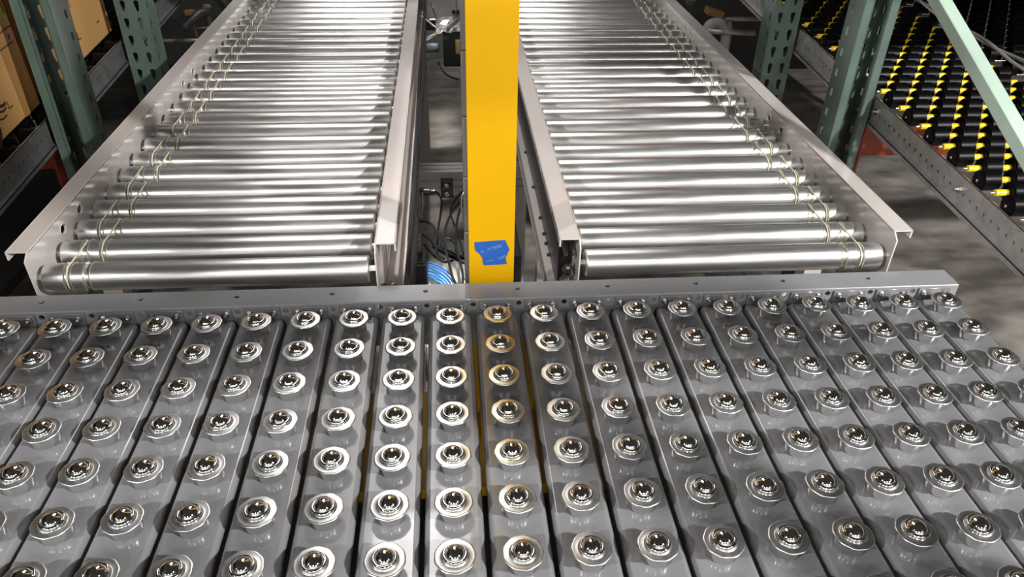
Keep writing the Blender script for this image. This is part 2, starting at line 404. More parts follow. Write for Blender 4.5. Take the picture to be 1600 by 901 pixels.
# chain / bolts seen in the open end of the right conveyor rail
m = MB()
for i, (xx, yy, zz) in enumerate(((.214,.085,-.025),(.222,.095,-.06),(.212,.10,-.062))):
    m.lathe([(0,.010),(.010,.010),(.010,.005),(.018,.005),(.018,1e-6)], (xx,yy,zz), 'z', 6)
m.tube([(.207,.07,.02),(.214,.3,.02)], .004, 8).tube([(.220,.07,.02),(.222,.3,.02)], .003, 8)
m.build('rail_hardware', M['bolt'], cr)
m = MB()
for xx, zz in ((-.118,-.045),(-.100,-.048),(-.116,-.11),(-.107,-.112)): m.lathe([(0,.006),(.006,.006),(.006,1e-6)], (xx,.085,zz), 'y', 6)
m.build('rail_hardware', M['bolt'], cl)

# ------------------------------------------------------------------ yellow post
yp = thing('yellow_post', (.072,.06,FZ), 'tall yellow steel guard post standing between the two roller conveyors', 'post')
m = MB().bbox((.0338,.030,-.31),(.1108,.033,1.55), .0012, seg=2).box((.0338,.031,-.31),(.0360,.050,1.55)).box((.1086,.031,-.31),(.1108,.050,1.55))
m.build('front_cover', M['yellow'], yp)
m = MB()
zz = -.31
while zz < 1.5:
    m.bbox((.0268,.036,zz),(.060,.052,min(1.55,zz+.0985)), .0012, seg=1); zz += .100
m.build('strut', M['grey'], yp)
for zz in (.145,-.02):
    MB().tube(smooth_path([(.0275,.034,zz+.02),(.0235,.030,zz+.012),(.0235,.030,zz-.012),(.0275,.034,zz-.02)],5), .0012, 6).build('clip', M['bolt'], yp)
MB().bbox((-.165,-.16,-.335),(.205,.10,-.31), .004).box((.02,.034,FZ),(.10,.075,-.335)).build('base_plate', M['yellow'], yp)
# torn tape on the post with broken lines of print
tp = [(741.4,378.1),(789.3,374.5),(792.6,382.5),(796,388.8),(793,396),(790.2,402.2),(790.8,408),(792.1,412),(775,413.2),(756.1,414.1),(753.9,407.7),(754.8,404.7),(751.5,399.2),(748,395),(743.9,392.5),(741.8,387.6)]
q = [at(a, b, y=.0297) for a, b in tp]
tape = MB().prism([(v.x, v.z) for v in q][::-1], [], .0005, (0,.0297,0), (1,0,0), (0,0,1)).build('masking_tape', M['tape'], yp)
tag(tape, 'torn piece of blue masking tape with faint green print')
m = MB()
for (ax, ay, bx, by, rows) in ((762,389,785.5,382.8,2),(779.5,403.2,791,399.2,2),(757.5,410,772,406.2,1),(750.5,394,756,392.2,2)):
    A, B = at(ax, ay, y=.0291), at(bx, by, y=.0291); d = (B-A); n = max(3, int(d.length/.0021)); d.normalize(); up = Vector((-d.z,0,d.x))
    for rr in range(rows):
        for i in range(n):
            if random.random() < .14: continue
            a = A + d*(.0021*i) - up*(.0028*rr); h = .0012 + .0009*random.random()
            m.add([a, a+d*.0015, a+d*.0015+up*h, a+up*h], [(0,1,2,3)])
m.build('tape_print', M['print'], tape)

# ------------------------------------------------------------------ things in the gap between the conveyors
ex = thing('aluminium_beam', (.05,1.26,-.43), 'bright slotted aluminium beam crossing low between the conveyors, left of the yellow post', 'beam')
m = MB()
for a, b in (((-.16,1.232,-.44),(.26,1.300,-.425)),((-.16,1.226,-.425),(.26,1.292,-.408)),((-.16,1.232,-.408),(.26,1.296,-.400)),((-.16,1.226,-.400),(.26,1.300,-.384)),((-.16,1.232,-.384),(.26,1.296,-.376)),
             ((-.16,1.226,-.376),(.26,1.246,-.350)),((-.16,1.246,-.376),(.26,1.252,-.356)),((-.16,1.252,-.376),(.26,1.276,-.350)),((-.16,1.276,-.376),(.26,1.282,-.356)),((-.16,1.282,-.376),(.26,1.302,-.350))):
    m.box(a, b)
m.build('profile', M['alu'], ex)
for xx in (-.14, .24): MB().box((xx-.02,1.232,FZ),(xx+.02,1.296,-.44)).build('leg', M['alu'], ex)
br = MB().bbox((-.028,1.205,-.435),(.012,1.226,-.372), .002).build('angle_bracket', M['blackm'], ex)
for zz in (-.388,-.418): MB().lathe([(1.205,.009),(1.199,.009),(1.198,.006),(1.196,1e-6)], (-.008,0,zz), 'y', 12).build('bolt', M['bolt'], br)

def cable(name, pts, r, m, label, cat, group=None, zs=(-.42,)):
    P = [at(a, b, z=(c[0] if c else zs[0])) for a, b, *c in pts]
    o = MB().tube(smooth_path(P), r, 8).build(name, m)
    return tag(o, label, cat, group)
Zc = -.44
cable('cable', [(664,296,-.40),(674,298,-.39),(684,302,-.40),(690,314,-.41),(688,335,-.42),(684,360,-.43),(681,382,-.44),(684,398,-.45),(694,404,-.45)], .0036, M['black'], 'black cable arching up from the dark sensor bracket left of the post', 'cable')
cable('cable', [(730,293,-.40),(716,306,-.41),(706,322,-.42),(704,334,-.43),(708,346,-.43),(713,358,-.44),(719,378,-.44),(724,396,-.44)], .0030, M['black'], 'thin black cable crossing behind the other two beside the post', 'cable')
cable('cable', [(732,308,-.40),(714,320,-.41),(703,337,-.42),(697,353,-.43),(695,370,-.43),(697,392,-.43),(702,412,-.43),(707,432,-.43),(716,452,-.43),(722,470,-.43)], .0036, M['black'], 'long black cable curving down just right of the blue cables', 'cable')
cable('cable', [(730,312,-.40),(719,328,-.41),(714,346,-.42),(713,366,-.42),(714,390,-.42),(719,410,-.42),(723,428,-.42),(723,450,-.42),(722,468,-.42)], .0036, M['black'], 'black cable hanging closest along the left edge of the yellow post', 'cable')
cable('cable', [(636,318,-.40),(646,334,-.41),(656,345,-.42),(668,347,-.43),(677,354,-.44),(682,370,-.45),(684,390,-.46)], .0042, M['black'], 'thick black cable dropping from the left conveyor past the sensor bracket', 'cable')
cable('cable', [(660,366,-.46),(672,374,-.47),(679,384,-.47),(688,392,-.47),(700,399,-.47),(714,406,-.47),(730,413,-.47)], .0040, M['black'], 'black cable sagging from the junction box to the foot of the post', 'cable')
cable('cable', [(662,382,-.48),(670,391,-.49),(678,399,-.49),(686,405,-.49),(696,409,-.49),(706,407,-.49),(712,402,-.49)], .0040, M['black'], 'lowest sagging black cable above the blue cables', 'cable')
cable('cable', [(713,392,-.45),(712,383,-.45),(704,374,-.45),(696,373,-.45),(690,379,-.45),(691,386,-.45),(700,390,-.45),(714,396,-.45),(732,404,-.45)], .0040, M['black'], 'small black cable loop beside the yellow post', 'cable')
hn = [at(a, b, z=-.46) for a, b in ((678,384),(688,389),(700,394),(714,399),(736,405))]
o = MB().tube(smooth_path(hn), .0085, 10).build('cable_harness', M['black'])
tag(o, 'thick black bundled harness running right to the post, tied with pale ties', 'cable harness')
for t in (.45, .62):
    c = hn[0].lerp(hn[-1], t); MB().tube([(c.x+.0015*math.cos(2*math.pi*i/14)*0, c.y+.0092*math.cos(2*math.pi*i/14), c.z+.0092*math.sin(2*math.pi*i/14)) for i in range(14)], .0018, 6, closed=True).build('cable_tie', M['label'], o)
for i in range(6):
    s = i/5
    pts = [(650, 405+24*s, -.50), (664, 409+22*s, -.49-.006*(i%2)), (678-3*s, 412+22*s, -.48), (692-9*s, 419+20*s, -.47), (704-15*s, 429+14*s, -.47), (713-20*s, 442+8*s, -.47), (718-22*s, 458+4*s, -.47)]
    P = [at(a, b, z=c) for a, b, c in pts]
    o = MB().tube(smooth_path(P), .0027, 8).build('network_cable', M['blue'])
    tag(o, 'one of the bright blue cables fanned in a bundle left of the yellow post', 'cable', 'blue cables fanned beside the yellow post')
pad = MB().bbox((-.078,.62,FZ),(.10,1.22,-.60), .01).build('lit_floor_slab', M['pad']); tag(pad, 'brightened concrete pad added for the lit floor in the gap under the black cables', 'pad')  # slab added, its pale tone stands for brightly lit floor
# dark junction box and sensor bracket under the left conveyor
jb = thing('junction_box', (-.065,.62,-.60), 'black junction box under the left conveyor, behind the blue cables', 'junction box')
c = at(654, 400, z=-.40)
MB().bbox((c.x-.030,c.y-.05,-.56),(c.x+.022,c.y+.05,-.40), .004).build('housing', M['blackm'], jb)
MB().bbox((c.x-.026,c.y-.045,-.40),(c.x+.018,c.y+.03,-.393), .002).build('lid', M['blackm'], jb)
MB().box((c.x-.030,c.y-.02,FZ),(c.x-.018,c.y+.02,-.56)).build('stand', M['blackm'], jb)
sb = thing('sensor_bracket', (-.07,1.0,-.30), 'dark metal sensor bracket with silver rods beside the left conveyor', 'bracket')
c = at(653, 318, z=-.30)
MB().bbox((c.x-.028,c.y-.06,-.36),(c.x-.004,c.y+.06,-.20), .003).build('plate', M['galv'], sb)
for dx, dy in ((.002,-.02),(.012,.0)):
    MB().tube([(c.x+dx,c.y+dy-.06,-.31),(c.x+dx+.003,c.y+dy,-.30),(c.x+dx,c.y+dy+.07,-.28)], .0035, 8).build('rod', M['pin'], sb)
MB().lathe([(0,.012),(.03,.012),(.032,.009),(.045,.009),(.045,1e-6)], (c.x+.004,c.y+.055,-.29), 'x', 14).build('sensor_head', M['blackm'], sb)
MB().bbox((c.x-.02,c.y-.12,-.42),(c.x+.01,c.y-.07,-.35), .003).build('lower_block', M['galv'], sb)
MB().box((c.x-.06,c.y-.02,-.24),(c.x-.027,c.y+.02,-.22)).build('arm', M['galv'], sb)
# hoses running along the inner side of the left conveyor
for j, (x0, z0, r) in enumerate(((-.080,-.03,.0045),(-.075,-.07,.0055),(-.080,-.105,.004))):
    P = [(x0+.004*math.sin(3.1*t+j)+.003*math.sin(9*t+2*j), .08+t*2.2, z0+.014*math.sin(2.3*t+1.7*j)-.02*(t<.2)) for t in [i/26 for i in range(27)]]
    o = MB().tube(smooth_path(P,3), r, 8).build('hose', M['black'])
    tag(o, ('upper black hose', 'middle, thickest black hose', 'lowest thin black hose')[j] + ' running along the inner side of the left conveyor', 'hose', 'hoses along the left conveyor')
# far machinery at the top of the gap
cb = thing('control_cabinet', (-.02,2.35,FZ), 'grey control cabinet with two black locks at the far end of the gap', 'cabinet')
z0 = at(690, 30, y=2.25).z
MB().bbox((-.082,2.25,z0),(.176,2.50,.45), .004).build('body', M['cab'], cb)
xs = at(713, 10, y=2.247).x
MB().box((xs-.0012,2.246,z0),(xs+.0012,2.2505,.45)).build('door_seam', M['blackm'], cb)
for px in (709, 716.5):
    q = at(px, 18.5, y=2.246); MB().lathe([(2.2505,.008),(2.244,.008),(2.243,1e-6)], (q.x,0,q.z), 'y', 16).build('lock', M['blackm'], cb)
for xx in (.125, .170): MB().box((xx-.012,2.36,FZ),(xx+.012,2.39,z0)).build('leg', M['blackm'], cb)
MB().bbox((-.080,2.26,z0-.05),(.174,2.49,z0-.012), .004).build('bottom_tray', M['blackm'], cb)
gm = thing('gear_motor', (.0,1.9,-.25), 'black gear motor with a blue grey barrel low between the conveyors', 'motor')
c = at(705, 72, y=1.85); MB().bbox((c.x-.03,1.85,c.z-.08),(c.x+.10,2.0,c.z+.055), .006).build('gearbox', M['blackm'], gm)
MB().box((c.x+.075,1.88,FZ),(c.x+.099,1.95,c.z-.08)).build('pedestal', M['blackm'], gm)
a = at(664, 73, y=1.86); b = at(686, 73, y=1.86)
MB().lathe([(0,.016),(.003,.0185),((b-a).length-.003,.0185),((b-a).length,.015)], a+Vector((0,0,-.003)), 'x', 24).build('motor_barrel', M['motor'], gm)
q = at(714, 72, y=1.848); MB().bbox((q.x-.006,1.843,q.z-.03),(q.x+.012,1.853,q.z+.025), .002).build('brass_plate', M['brass'], gm)
fo = MB(); q0 = at(700, 50, y=1.84); random.seed(3); g = []
for i in range(9):
    for j in range(6):
        g.append(Vector((q0.x-.045+.013*i, 1.80+.026*j, c.z+.058+.012*random.random()+.004*j)))
fo.add(g, [(i*6+j, (i+1)*6+j, (i+1)*6+j+1, i*6+j+1) for i in range(8) for j in range(5)])
o = fo.build('foil_sheet', M['foil']); md = o.modifiers.new('thick', 'SOLIDIFY'); md.thickness = .0012
tag(o, 'crumpled silver foil sheet lying on the black gear motor', 'foil')
for j, (pp, r, mm, lab) in enumerate((
    ([(657,25,1.9),(664,29,1.9),(671,35,1.88),(680,42,1.86),(690,46,1.85),(702,48,1.84)], .0032, M['cable'], 'pale grey wire curving down to the silver foil'),
    ([(684,53,1.88),(672,58,1.87),(661,64,1.86),(655,74,1.84)], .007, M['cable'], 'grey bent conduit above the motor barrel'),
    ([(662,78,1.84),(660,88,1.80),(656,97,1.76),(653,108,1.70)], .0055, M['pin'], 'shiny silver rod slanting down beside the left rail'),
    ([(673,4,2.22),(677,14,2.20),(680,24,2.18),(681,32,2.10)], .004, M['black'], 'black cable hanging across the grey cabinet'),
    ([(684,96,1.80),(688,104,1.75),(693,112,1.72),(702,119,1.68),(716,124,1.64)], .0035, M['black'], 'black wire trailing on the floor below the motor'))):
    P = [at(a, b, y=c) for a, b, c in pp]; o = MB().tube(smooth_path(P), r, 8).build('rod' if 'rod' in lab else 'conduit' if 'conduit' in lab else 'wire', mm)
    tag(o, lab, 'rod' if 'rod' in lab else 'pipe' if 'conduit' in lab else 'cable')
a = at(671, 31, y=1.95); o = MB().lathe([(0,.005),(.024,.005),(.026,.003),(.036,.003)], a, 'x', 12).build('brass_connector', M['brass']); tag(o, 'small brass connector in front of the grey cabinet', 'connector')
yy0 = at(822, 400, z=-.27).y
w_ = MB().bbox((.118,yy0,-.55),(.178,1.75,-.27), .004).box((.14,yy0+.1,FZ),(.16,yy0+.14,-.55)).box((.14,1.6,FZ),(.16,1.64,-.55)).build('shade_box', M['blackm']); tag(w_, 'long black shade box added to fill the shaded gap right of the yellow post', 'shade box')  # black box put in to darken this gap
# grey plate at the foot of the post, right
pl = MB().bbox((.118,1.05,-.62),(.190,1.33,-.60), .003).box((.14,1.15,FZ),(.165,1.2,-.62)).build('mounting_plate', M['cable']); tag(pl, 'grey flat mounting plate low to the right of the yellow post', 'plate')

# ------------------------------------------------------------------ pallet racks
def tear(cx, cz, s=1.0):
    return [(cx-.0075*s, cz+.012*s),(cx-.003*s, cz+.0165*s),(cx+.003*s, cz+.0165*s),(cx+.0075*s, cz+.012*s),(cx+.0065*s, cz+.002*s),(cx+.0035*s, cz-.014*s),(cx, cz-.0165*s),(cx-.0035*s, cz-.014*s),(cx-.0065*s, cz+.002*s)]
ZT = 1.55
def slots(u, z_of, n0, n1): return [rect(u-.0055, z_of+.0508*i-.0095, u+.0055, z_of+.0508*i+.0095) for i in range(n0, n1)]
def post(root, xa, xb, ya, yb, face_front, slot_ref):
    """upright of folded sheet: perforated face with two rows of teardrops, two slotted sides, narrow lips on the open side"""
    w = abs(xb-xa); t = .0024; x0, x1 = min(xa, xb), max(xa, xb); n0, n1 = -16, 26; m = MB()
    tz = slot_ref; hs = []
    for i in range(n0, n1):
        z = tz + .0508*i
        if FZ+.05 < z < ZT-.05: hs += [tear(w*.27, z), tear(w*.73, z)]
    yf = ya if face_front else yb
    m.prism(rect(0, FZ, w, ZT), hs, -t if face_front else t, (x0, yf, 0), (1,0,0), (0,0,1))
    d = yb-ya
    for xs, sg in ((x0, 1), (x1, -1)):
        u = .022 if (face_front) else d-.022
        sl = [r for r in slots(u, tz, n0, n1) if r[0][1] > FZ+.05 and r[2][1] < ZT-.05]
        m.prism(rect(0, FZ, d, ZT), sl, t*sg, (xs, ya, 0), (0,1,0), (0,0,1))
    yo = yb if face_front else ya
    for a, b in ((x0, x0+.021), (x1-.021, x1)):
        m.box((a, min(yo, yo+(-t if face_front else t)), FZ), (b, max(yo, yo+(-t if face_front else t)), ZT))
    for xx in (x0+.021, x1-.021):
        yy = yo + (-.006 if face_front else .006); m.box((xx-.0012, min(yo,yy), FZ), (xx+.0012, max(yo,yy), ZT))
    for xx in (x0+.001, x1-.001):
        for yy in (ya+.001, yb-.001): m.tube([(xx,yy,FZ),(xx,yy,ZT)], .0018, 6)
    return m.build('upright', M['green'], root)
def foot(root, xa, xb, ya, yb): MB().box((min(xa,xb)-.03, ya-.02, FZ), (max(xa,xb)+.03, yb+.02, FZ+.008)).build('foot_plate', M['green'], root)
def strut(p0, p1, w_dir, w, d_dir, d):
    p0, p1, wv, dv = Vector(p0), Vector(p1), Vector(w_dir)*w, Vector(d_dir)*d
    t = .1
    vs = [p0, p0+wv, p0+wv+dv, p0+dv, p1, p1+wv, p1+wv+dv, p1+dv]
    bm = bmesh.new(); V = [bm.verts.new(v) for v in vs]
    for f in ((0,3,2,1),(4,5,6,7),(0,1,5,4),(1,2,6,5),(2,3,7,6),(3,0,4,7)): bm.faces.new([V[i] for i in f])
    bmesh.ops.recalc_face_normals(bm, faces=bm.faces); bmesh.ops.bevel(bm, geom=bm.edges[:], offset=.003, segments=2, profile=.5, affect='EDGES')
    m = MB().from_bm(bm); bm.free(); return m
LXI, LXO, RXI, RXO = -.880, -.966, .980, 1.064
# left: near frame (runs towards the camera) and far frame (runs away)
fr = thing('rack_frame', (-.92,.3,FZ), 'green perforated rack upright left of the conveyors, between the two cardboard boxes', 'rack upright')
post(fr, LXO, LXI, .776, .860, False, .248); foot(fr, LXO, LXI, .776, .860)
post(fr, LXO, LXI, -1.00, -.92, True, .248); foot(fr, LXO, LXI, -1.00, -.92)
strut((LXI-.06,-.93,-.45),(LXI-.06,.78,-.45),(0,0,1),.03,(1,0,0),.03).build('brace', M['green'], fr)
strut((LXI-.06,-.93,1.2),(LXI-.06,.78,1.2),(0,0,1),.03,(1,0,0),.03).build('brace', M['green'], fr)
ff = thing('rack_frame', (-.92,1.7,FZ), 'darker green rack upright with teardrop holes behind the far cardboard box', 'rack upright')
post(ff, LXO, LXI, 1.330, 1.410, True, .152); foot(ff, LXO, LXI, 1.330, 1.410)
post(ff, LXO, LXI, 2.60, 2.68, False, .152); foot(ff, LXO, LXI, 2.60, 2.68)
strut((LXI-.06,1.40,.55),(LXI-.06,2.62,-.30),(0,.57,.82),.035,(1,0,0),.03).build('brace', M['green'], ff)
# right
fr = thing('rack_frame', (1.02,.2,FZ), 'green rack upright right of the conveyors with a pale green diagonal brace', 'rack upright')
post(fr, RXI, RXO, .690, .765, False, .279); foot(fr, RXI, RXO, .690, .765)
post(fr, RXI, RXO, -1.00, -.92, True, .279); foot(fr, RXI, RXO, -1.00, -.92)
A = Vector((1.0,.127,.222)); d = (Vector((1.0,.452,.366))-A).normalized(); n = Vector((0, d.z, -d.y))   # n: downwards across the brace
p1 = A + d*.72; p0 = A - d*1.0
o = strut(p0, p1, n, .0265, (1,0,0), .030).build('brace', M['palegreen'], fr); tag(o, 'pale green diagonal brace')
strut((1.0,-.93,-.45),(1.0,.70,-.45),(0,0,1),.03,(1,0,0),.03).build('brace', M['green'], fr)
ff = thing('rack_frame', (1.02,1.7,FZ), 'dark green rack upright with teardrop holes, second from the pale diagonal brace', 'rack upright')
post(ff, RXI, RXO, 1.193, 1.27, True, .148); foot(ff, RXI, RXO, 1.193, 1.27)
post(ff, RXI, RXO, 2.50, 2.58, False, .148); foot(ff, RXI, RXO, 2.50, 2.58)
strut((RXI+.03,1.26,.10),(RXI+.03,2.52,.62),(0,-.38,.92),.035,(1,0,0),.03).build('brace', M['green'], ff)
for dz in (-.05,.10): strut((RXI+.012,2.10,dz+.02),(RXI+.012,2.52,.35+dz),(0,-.6,.8),.035,(1,0,0),.03).build('brace', M['green'], ff)

# orange load beams under the flow beds
def load_beam(x0, x1, y, z0, z1, conn, label):
    r = thing('load_beam', ((x0+x1)/2, y, z0), label, 'rack beam')
    MB().bbox((x0,y-.02,z0),(x1,y+.02,z1), .005).build('beam', M['orange'], r)
    cx = x0 if conn > 0 else x1; MB().bbox((cx-.004, y-.045, z0-.06),(cx+.004, y+.022, z1+.01), .002).build('end_connector', M['orange'], r)
    MB().box((cx-.03*conn if conn>0 else cx+.02, y-.012, z0),(cx+.0 if conn>0 else cx+.034, y+.012, z0+.03)).build('hook', M['orange'], r)
    return r
load_beam(1.118, 2.45, .812, -.125, -.022, 1, 'orange rack beam in shade below the yellow sleeved rollers')
load_beam(-2.45, -1.02, .880, -.155, -.050, -1, 'red orange rack beam in deep shade behind the near left upright')

# flow rails (perforated channels), right and left
def flow_rail(x, s, zf, y0, y1, label, mm):
    """x: plane of the perforated side; s: +1 when the bed lies to +x; zf: height of the top edge at y"""
    root = thing('flow_rail', (x, (y0+y1)/2, zf((y0+y1)/2)), label, 'rack rail')
    k = (zf(1)-zf(0)); V = Vector((0,1,k)); ln = V.length; u = V/ln
    L = (y1-y0)*ln; hs = []; i = 0; uu = .02
    while uu < L-.02: hs.append(circ(uu, -.034, .0036, 10, .0042)); uu += .0254
    m = MB().prism(rect(0, -.062, L, 0), hs, .0022*s, (x, y0, zf(y0)), u, (0,0,1))
    o0 = Vector((x, y0, zf(y0))); e = u*L
    def slab(dx0, dx1, z0, z1):
        a = [o0+Vector((p*1.0, 0, q)) for p, q in ((dx0,z0),(dx1,z0),(dx1,z1),(dx0,z1))]
        m.add(a+[q+e for q in a], [(0,1,2,3),(7,6,5,4),(0,4,5,1),(1,5,6,2),(2,6,7,3),(3,7,4,0)])
    slab(-.010*s, .0, -.0625, -.060); slab(-.010*s,-.0078*s,-.072,-.060)      # lower folded flange, outwards
    slab(0, .0032*s, -.0025, -.0003)
    slab(.0045*s, .006*s, -.056, -.010)  # backing strip added to darken the holes
    m.tube([o0+Vector((.0008*s,0,0)), o0+e+Vector((.0008*s,0,0))], .0015, 6, 1)  # bright bead put in for the highlight along the top edge
    m.build('channel', [mm, M['pin']], root)
    return root, u, o0
ZR = lambda y: .030 + .075*(y-.097)
ZL = lambda y: -.008 + .0735*(y-.546)
r1, uR, oR = flow_rail(1.080, 1, ZR, -.9, 3.2, 'perforated steel side rail of the yellow sleeved roller bed at right', M['galv'])
for yy in (.68, .30):
    MB().lathe([(0,.0075),(-.006,.0075),(-.006,.004),(-.014,.004),(-.0142,1e-6)], (1.080,yy,ZR(yy)-.028), 'x', 6).build('bolt', M['bolt'], r1)
r2, uL, oL = flow_rail(-.980, -1, ZL, -.9, 3.2, 'perforated steel side rail, darkened for shade, under the two cardboard boxes', M['galv_shade'])
# roller bed at right: axles with black wheels and yellow sleeves
me_w = MB().lathe([(-.0187,.010),(-.0187,.0190),(-.0170,.0215),(.0170,.0215),(.0187,.0190),(.0187,.010)], (0,0,0), 'x', 20).mesh('wheel', M['wheel'])
me_y = MB().lathe([(-.0135,.0060),(-.0130,.0068),(.0130,.0068),(.0135,.0060)], (0,0,0), 'x', 14).mesh('sleeve', M['sleeve'])
me_rod = {}
ZB = lambda y: .0347 + .075*y
def bed(name, x0, ncol, y_ref, i0, i1, sleeves, label, zb, s=1, n_half=True):
    root = thing(name, (x0+s*.0665*ncol/2, 1.0, zb(1.0)), label, 'roller bed'); O = worldpos(root)
    W = .0665*ncol
    me_r = MB().lathe([(-.006,.0028),(-.006,.0030),(-.0035,.0032),(-.0035,.0022),(W,.0022)] if s > 0 else [(-W,.0022),(.0035,.0022),(.0035,.0032),(.006,.003),(.006,.0028)], (0,0,0), 'x', 10).mesh('axle', M['pin'])
    for i in range(i0, i1):
        y = y_ref + .0495*i; h = i % 2
        a = bpy.data.objects.new('axle', me_r); COL.objects.link(a); a.parent = root; a.location = Vector((x0, y, zb(y))) - O
        for j in range(ncol):
            xs = .0025 + .0665*j + (.03325 if h else 0) + .0135
            if sleeves and xs < W-.01:
                q = bpy.data.objects.new('sleeve', me_y); COL.objects.link(q); q.parent = a; q.location = (s*xs, 0, 0)
            xw = xs + .03325
            if h and j == 0:
                q = bpy.data.objects.new('wheel', me_w); COL.objects.link(q); q.parent = a; q.location = (s*(xw-.0665), 0, 0)
            if xw < W-.01:
                q = bpy.data.objects.new('wheel', me_w); COL.objects.link(q); q.parent = a; q.location = (s*xw, 0, 0)
    return root
bed('wheel_bed', 1.0865, 6, .412, -16, 27, True, 'bed of black wheels with yellow sleeves sloping beside the right green upright', ZB)
bed('wheel_bed', 1.52, 6, .412, -12, 27, False, 'all black wheel bed behind the pale green diagonal brace', ZB)
ZBL = lambda y: ZL(y) - .0245
bed('wheel_bed', -.9910, 5, .30, -9, 34, False, 'black wheel bed carrying the two cardboard boxes at left', ZBL, s=-1)
# wavy lane divider on the right bed
m = MB(); P = []
for k in range(2):
    pts = []
    for i in range(61):
        y = .35 + .035*i; ph = i*.55 + (math.pi if k else 0)
        pts.append((1.512 + .006*math.sin(ph) - (.012 if k else 0), y, ZB(y) + .034 + .006*math.cos(ph)))
    m.tube(pts, .0045, 6)
o = m.build('lane_divider', M['galv']); tag(o, 'twisted steel lane divider lying along the roller bed at right', 'divider')

# cardboard boxes on the left bed
def carton(y0, y1, h, label, marks):
    k = .0735; ang = math.atan(k); X1 = -1.03; X0 = -1.36
    root = thing('cardboard_box', ((X0+X1)/2, (y0+y1)/2, ZL((y0+y1)/2)), label, 'box')
    def pt(u, v, dx=0): return Vector((X1+dx, y0, ZL(y0)+.0012)) + Vector((0,math.cos(ang),math.sin(ang)))*u + Vector((0,-math.sin(ang),math.cos(ang)))*v
    L = (y1-y0)/math.cos(ang); m = MB(); bm = bmesh.new()
    vs = [bm.verts.new(pt(u, v, dx)) for dx in (0, X0-X1) for u, v in ((0,0),(L,0),(L,h),(0,h))]
    for f in ((0,1,2,3),(7,6,5,4),(0,4,5,1),(1,5,6,2),(2,6,7,3),(3,7,4,0)): bm.faces.new([vs[i] for i in f])
    bmesh.ops.recalc_face_normals(bm, faces=bm.faces); bmesh.ops.bevel(bm, geom=bm.edges[:], offset=.003, segments=2, profile=.5, affect='EDGES')
    m.from_bm(bm); bm.free(); b = m.build('carton', M['card'], root)
    return root, b, pt, L
def face_uv(px, py, pt):          # photo point on a box face -> (u,v) of the face
    p = at(px, py, x=-1.03); o = pt(0,0); e1 = pt(1,0)-o; e2 = pt(0,1)-o; d = p-o; return d.dot(e1), d.dot(e2)
def stroke(m, pts, w, pt, dx=.0006):
    for a, b in zip(pts[:-1], pts[1:]):
        A, B = Vector(a), Vector(b); d = (B-A); n = Vector((-d.y, d.x)).normalized()*w/2
        m.add([pt(*(A-n), dx), pt(*(B-n), dx), pt(*(B+n), dx), pt(*(A+n), dx)], [(0,1,2,3)])
def letters(txt, size, o, ux, vx, name, mm, parent):
    cu = bpy.data.curves.new(name, 'FONT'); cu.body = txt; cu.size = size; cu.extrude = .0002
    ob = bpy.data.objects.new(name, cu); COL.objects.link(ob); bpy.context.view_layer.update()
    me = bpy.data.meshes.new_from_object(ob.evaluated_get(bpy.context.evaluated_depsgraph_get())); bpy.data.objects.remove(ob)
    ux, vx = ux.normalized(), vx.normalized(); nx = ux.cross(vx)
    base = worldpos(parent)
    for v in me.vertices: p = o + ux*v.co.x + vx*v.co.y + nx*v.co.z; v.co = p - base
    me.materials.clear(); me.materials.append(mm)
    q = bpy.data.objects.new(name, me); COL.objects.link(q); q.parent = parent; return q
b1, c1, pt1, L1 = carton(.20, .885, .40, 'printed cardboard box at the far left edge, nearest of the two boxes', None)
m = MB(); m.add([pt1(L1-.085,.0,.0003), pt1(L1-.002,.0,.0003), pt1(L1-.002,.30,.0003), pt1(L1-.085,.30,.0003)], [(0,1,2,3)]); m.build('dark_strip', M['carddark'], b1)  # darker strip along the far end of the face
m = MB(); U = lambda a, b: face_uv(a, b, pt1)
a, b = U(0,26), U(19,12)
m.add([pt1(a[0]-.30,a[1]-.012,.0005), pt1(L1-.004,a[1]-.012,.0005), pt1(L1-.004,a[1]+.045,.0005), pt1(a[0]-.30,a[1]+.045,.0005)], [(0,1,2,3)]); m.build('print_band', M['stripe'], b1)
e = pt1(1,0)-pt1(0,0); f = pt1(0,1)-pt1(0,0)
u0, v0 = U(0, 21)
letters('QUALITY', .062, pt1(u0-.185, v0-.004, .0008), e, f, 'print', M['ink'], b1)
m = MB()
for pts, w in (([(0,52),(10,43),(20,38)], .004), ([(0,79),(8,73),(20,64)], .004), ([(23,60),(31,54)], .004), ([(13,53),(14,62)], .007)):
    stroke(m, [U(*p) for p in pts], w, pt1)
stroke(m, [U(23,46), U(23.5,54)], .011, pt1)
stroke(m, [U(10,158), U(14,170), U(20,164)], .003, pt1)
for k, (yy, ww) in enumerate(((165,.008),(174,.0055),(186,.004))):
    stroke(m, [U(-6,yy-1), U(0,yy+1), U(5,yy), U(8+1.5*k,yy-5-k)], ww, pt1)
stroke(m, [U(-2,200), U(1,206), U(1,230), U(-2,238)], .012, pt1)
m.build('print_marks', M['ink'], b1)
b2, c2, pt2, L2 = carton(.93, 1.425, .36, 'plain cardboard box between the near and far left uprights', None)
U2 = lambda a, b: face_uv(a, b, pt2); m = MB()
for pts, w in (([(119.5,50),(123,62.5),(127,59)], .0032), ([(151,35.5),(155,32)], .004), ([(155,0),(161,14),(169,31),(176,34)], .0028), ([(169,31),(176,39)], .003), ([(105,0),(110,12)], .004)):
    stroke(m, [U2(*p) for p in pts], w, pt2)
m.build('print_marks', M['ink'], b2)
o = MB().bbox((-1.25,.902,ZL(.9)+.0005),(-1.06,.912,ZL(.9)+.22), .002).build('blue_tote', M['bluetote']); tag(o, 'dark blue plastic sheet edge between the two cardboard boxes', 'tote')

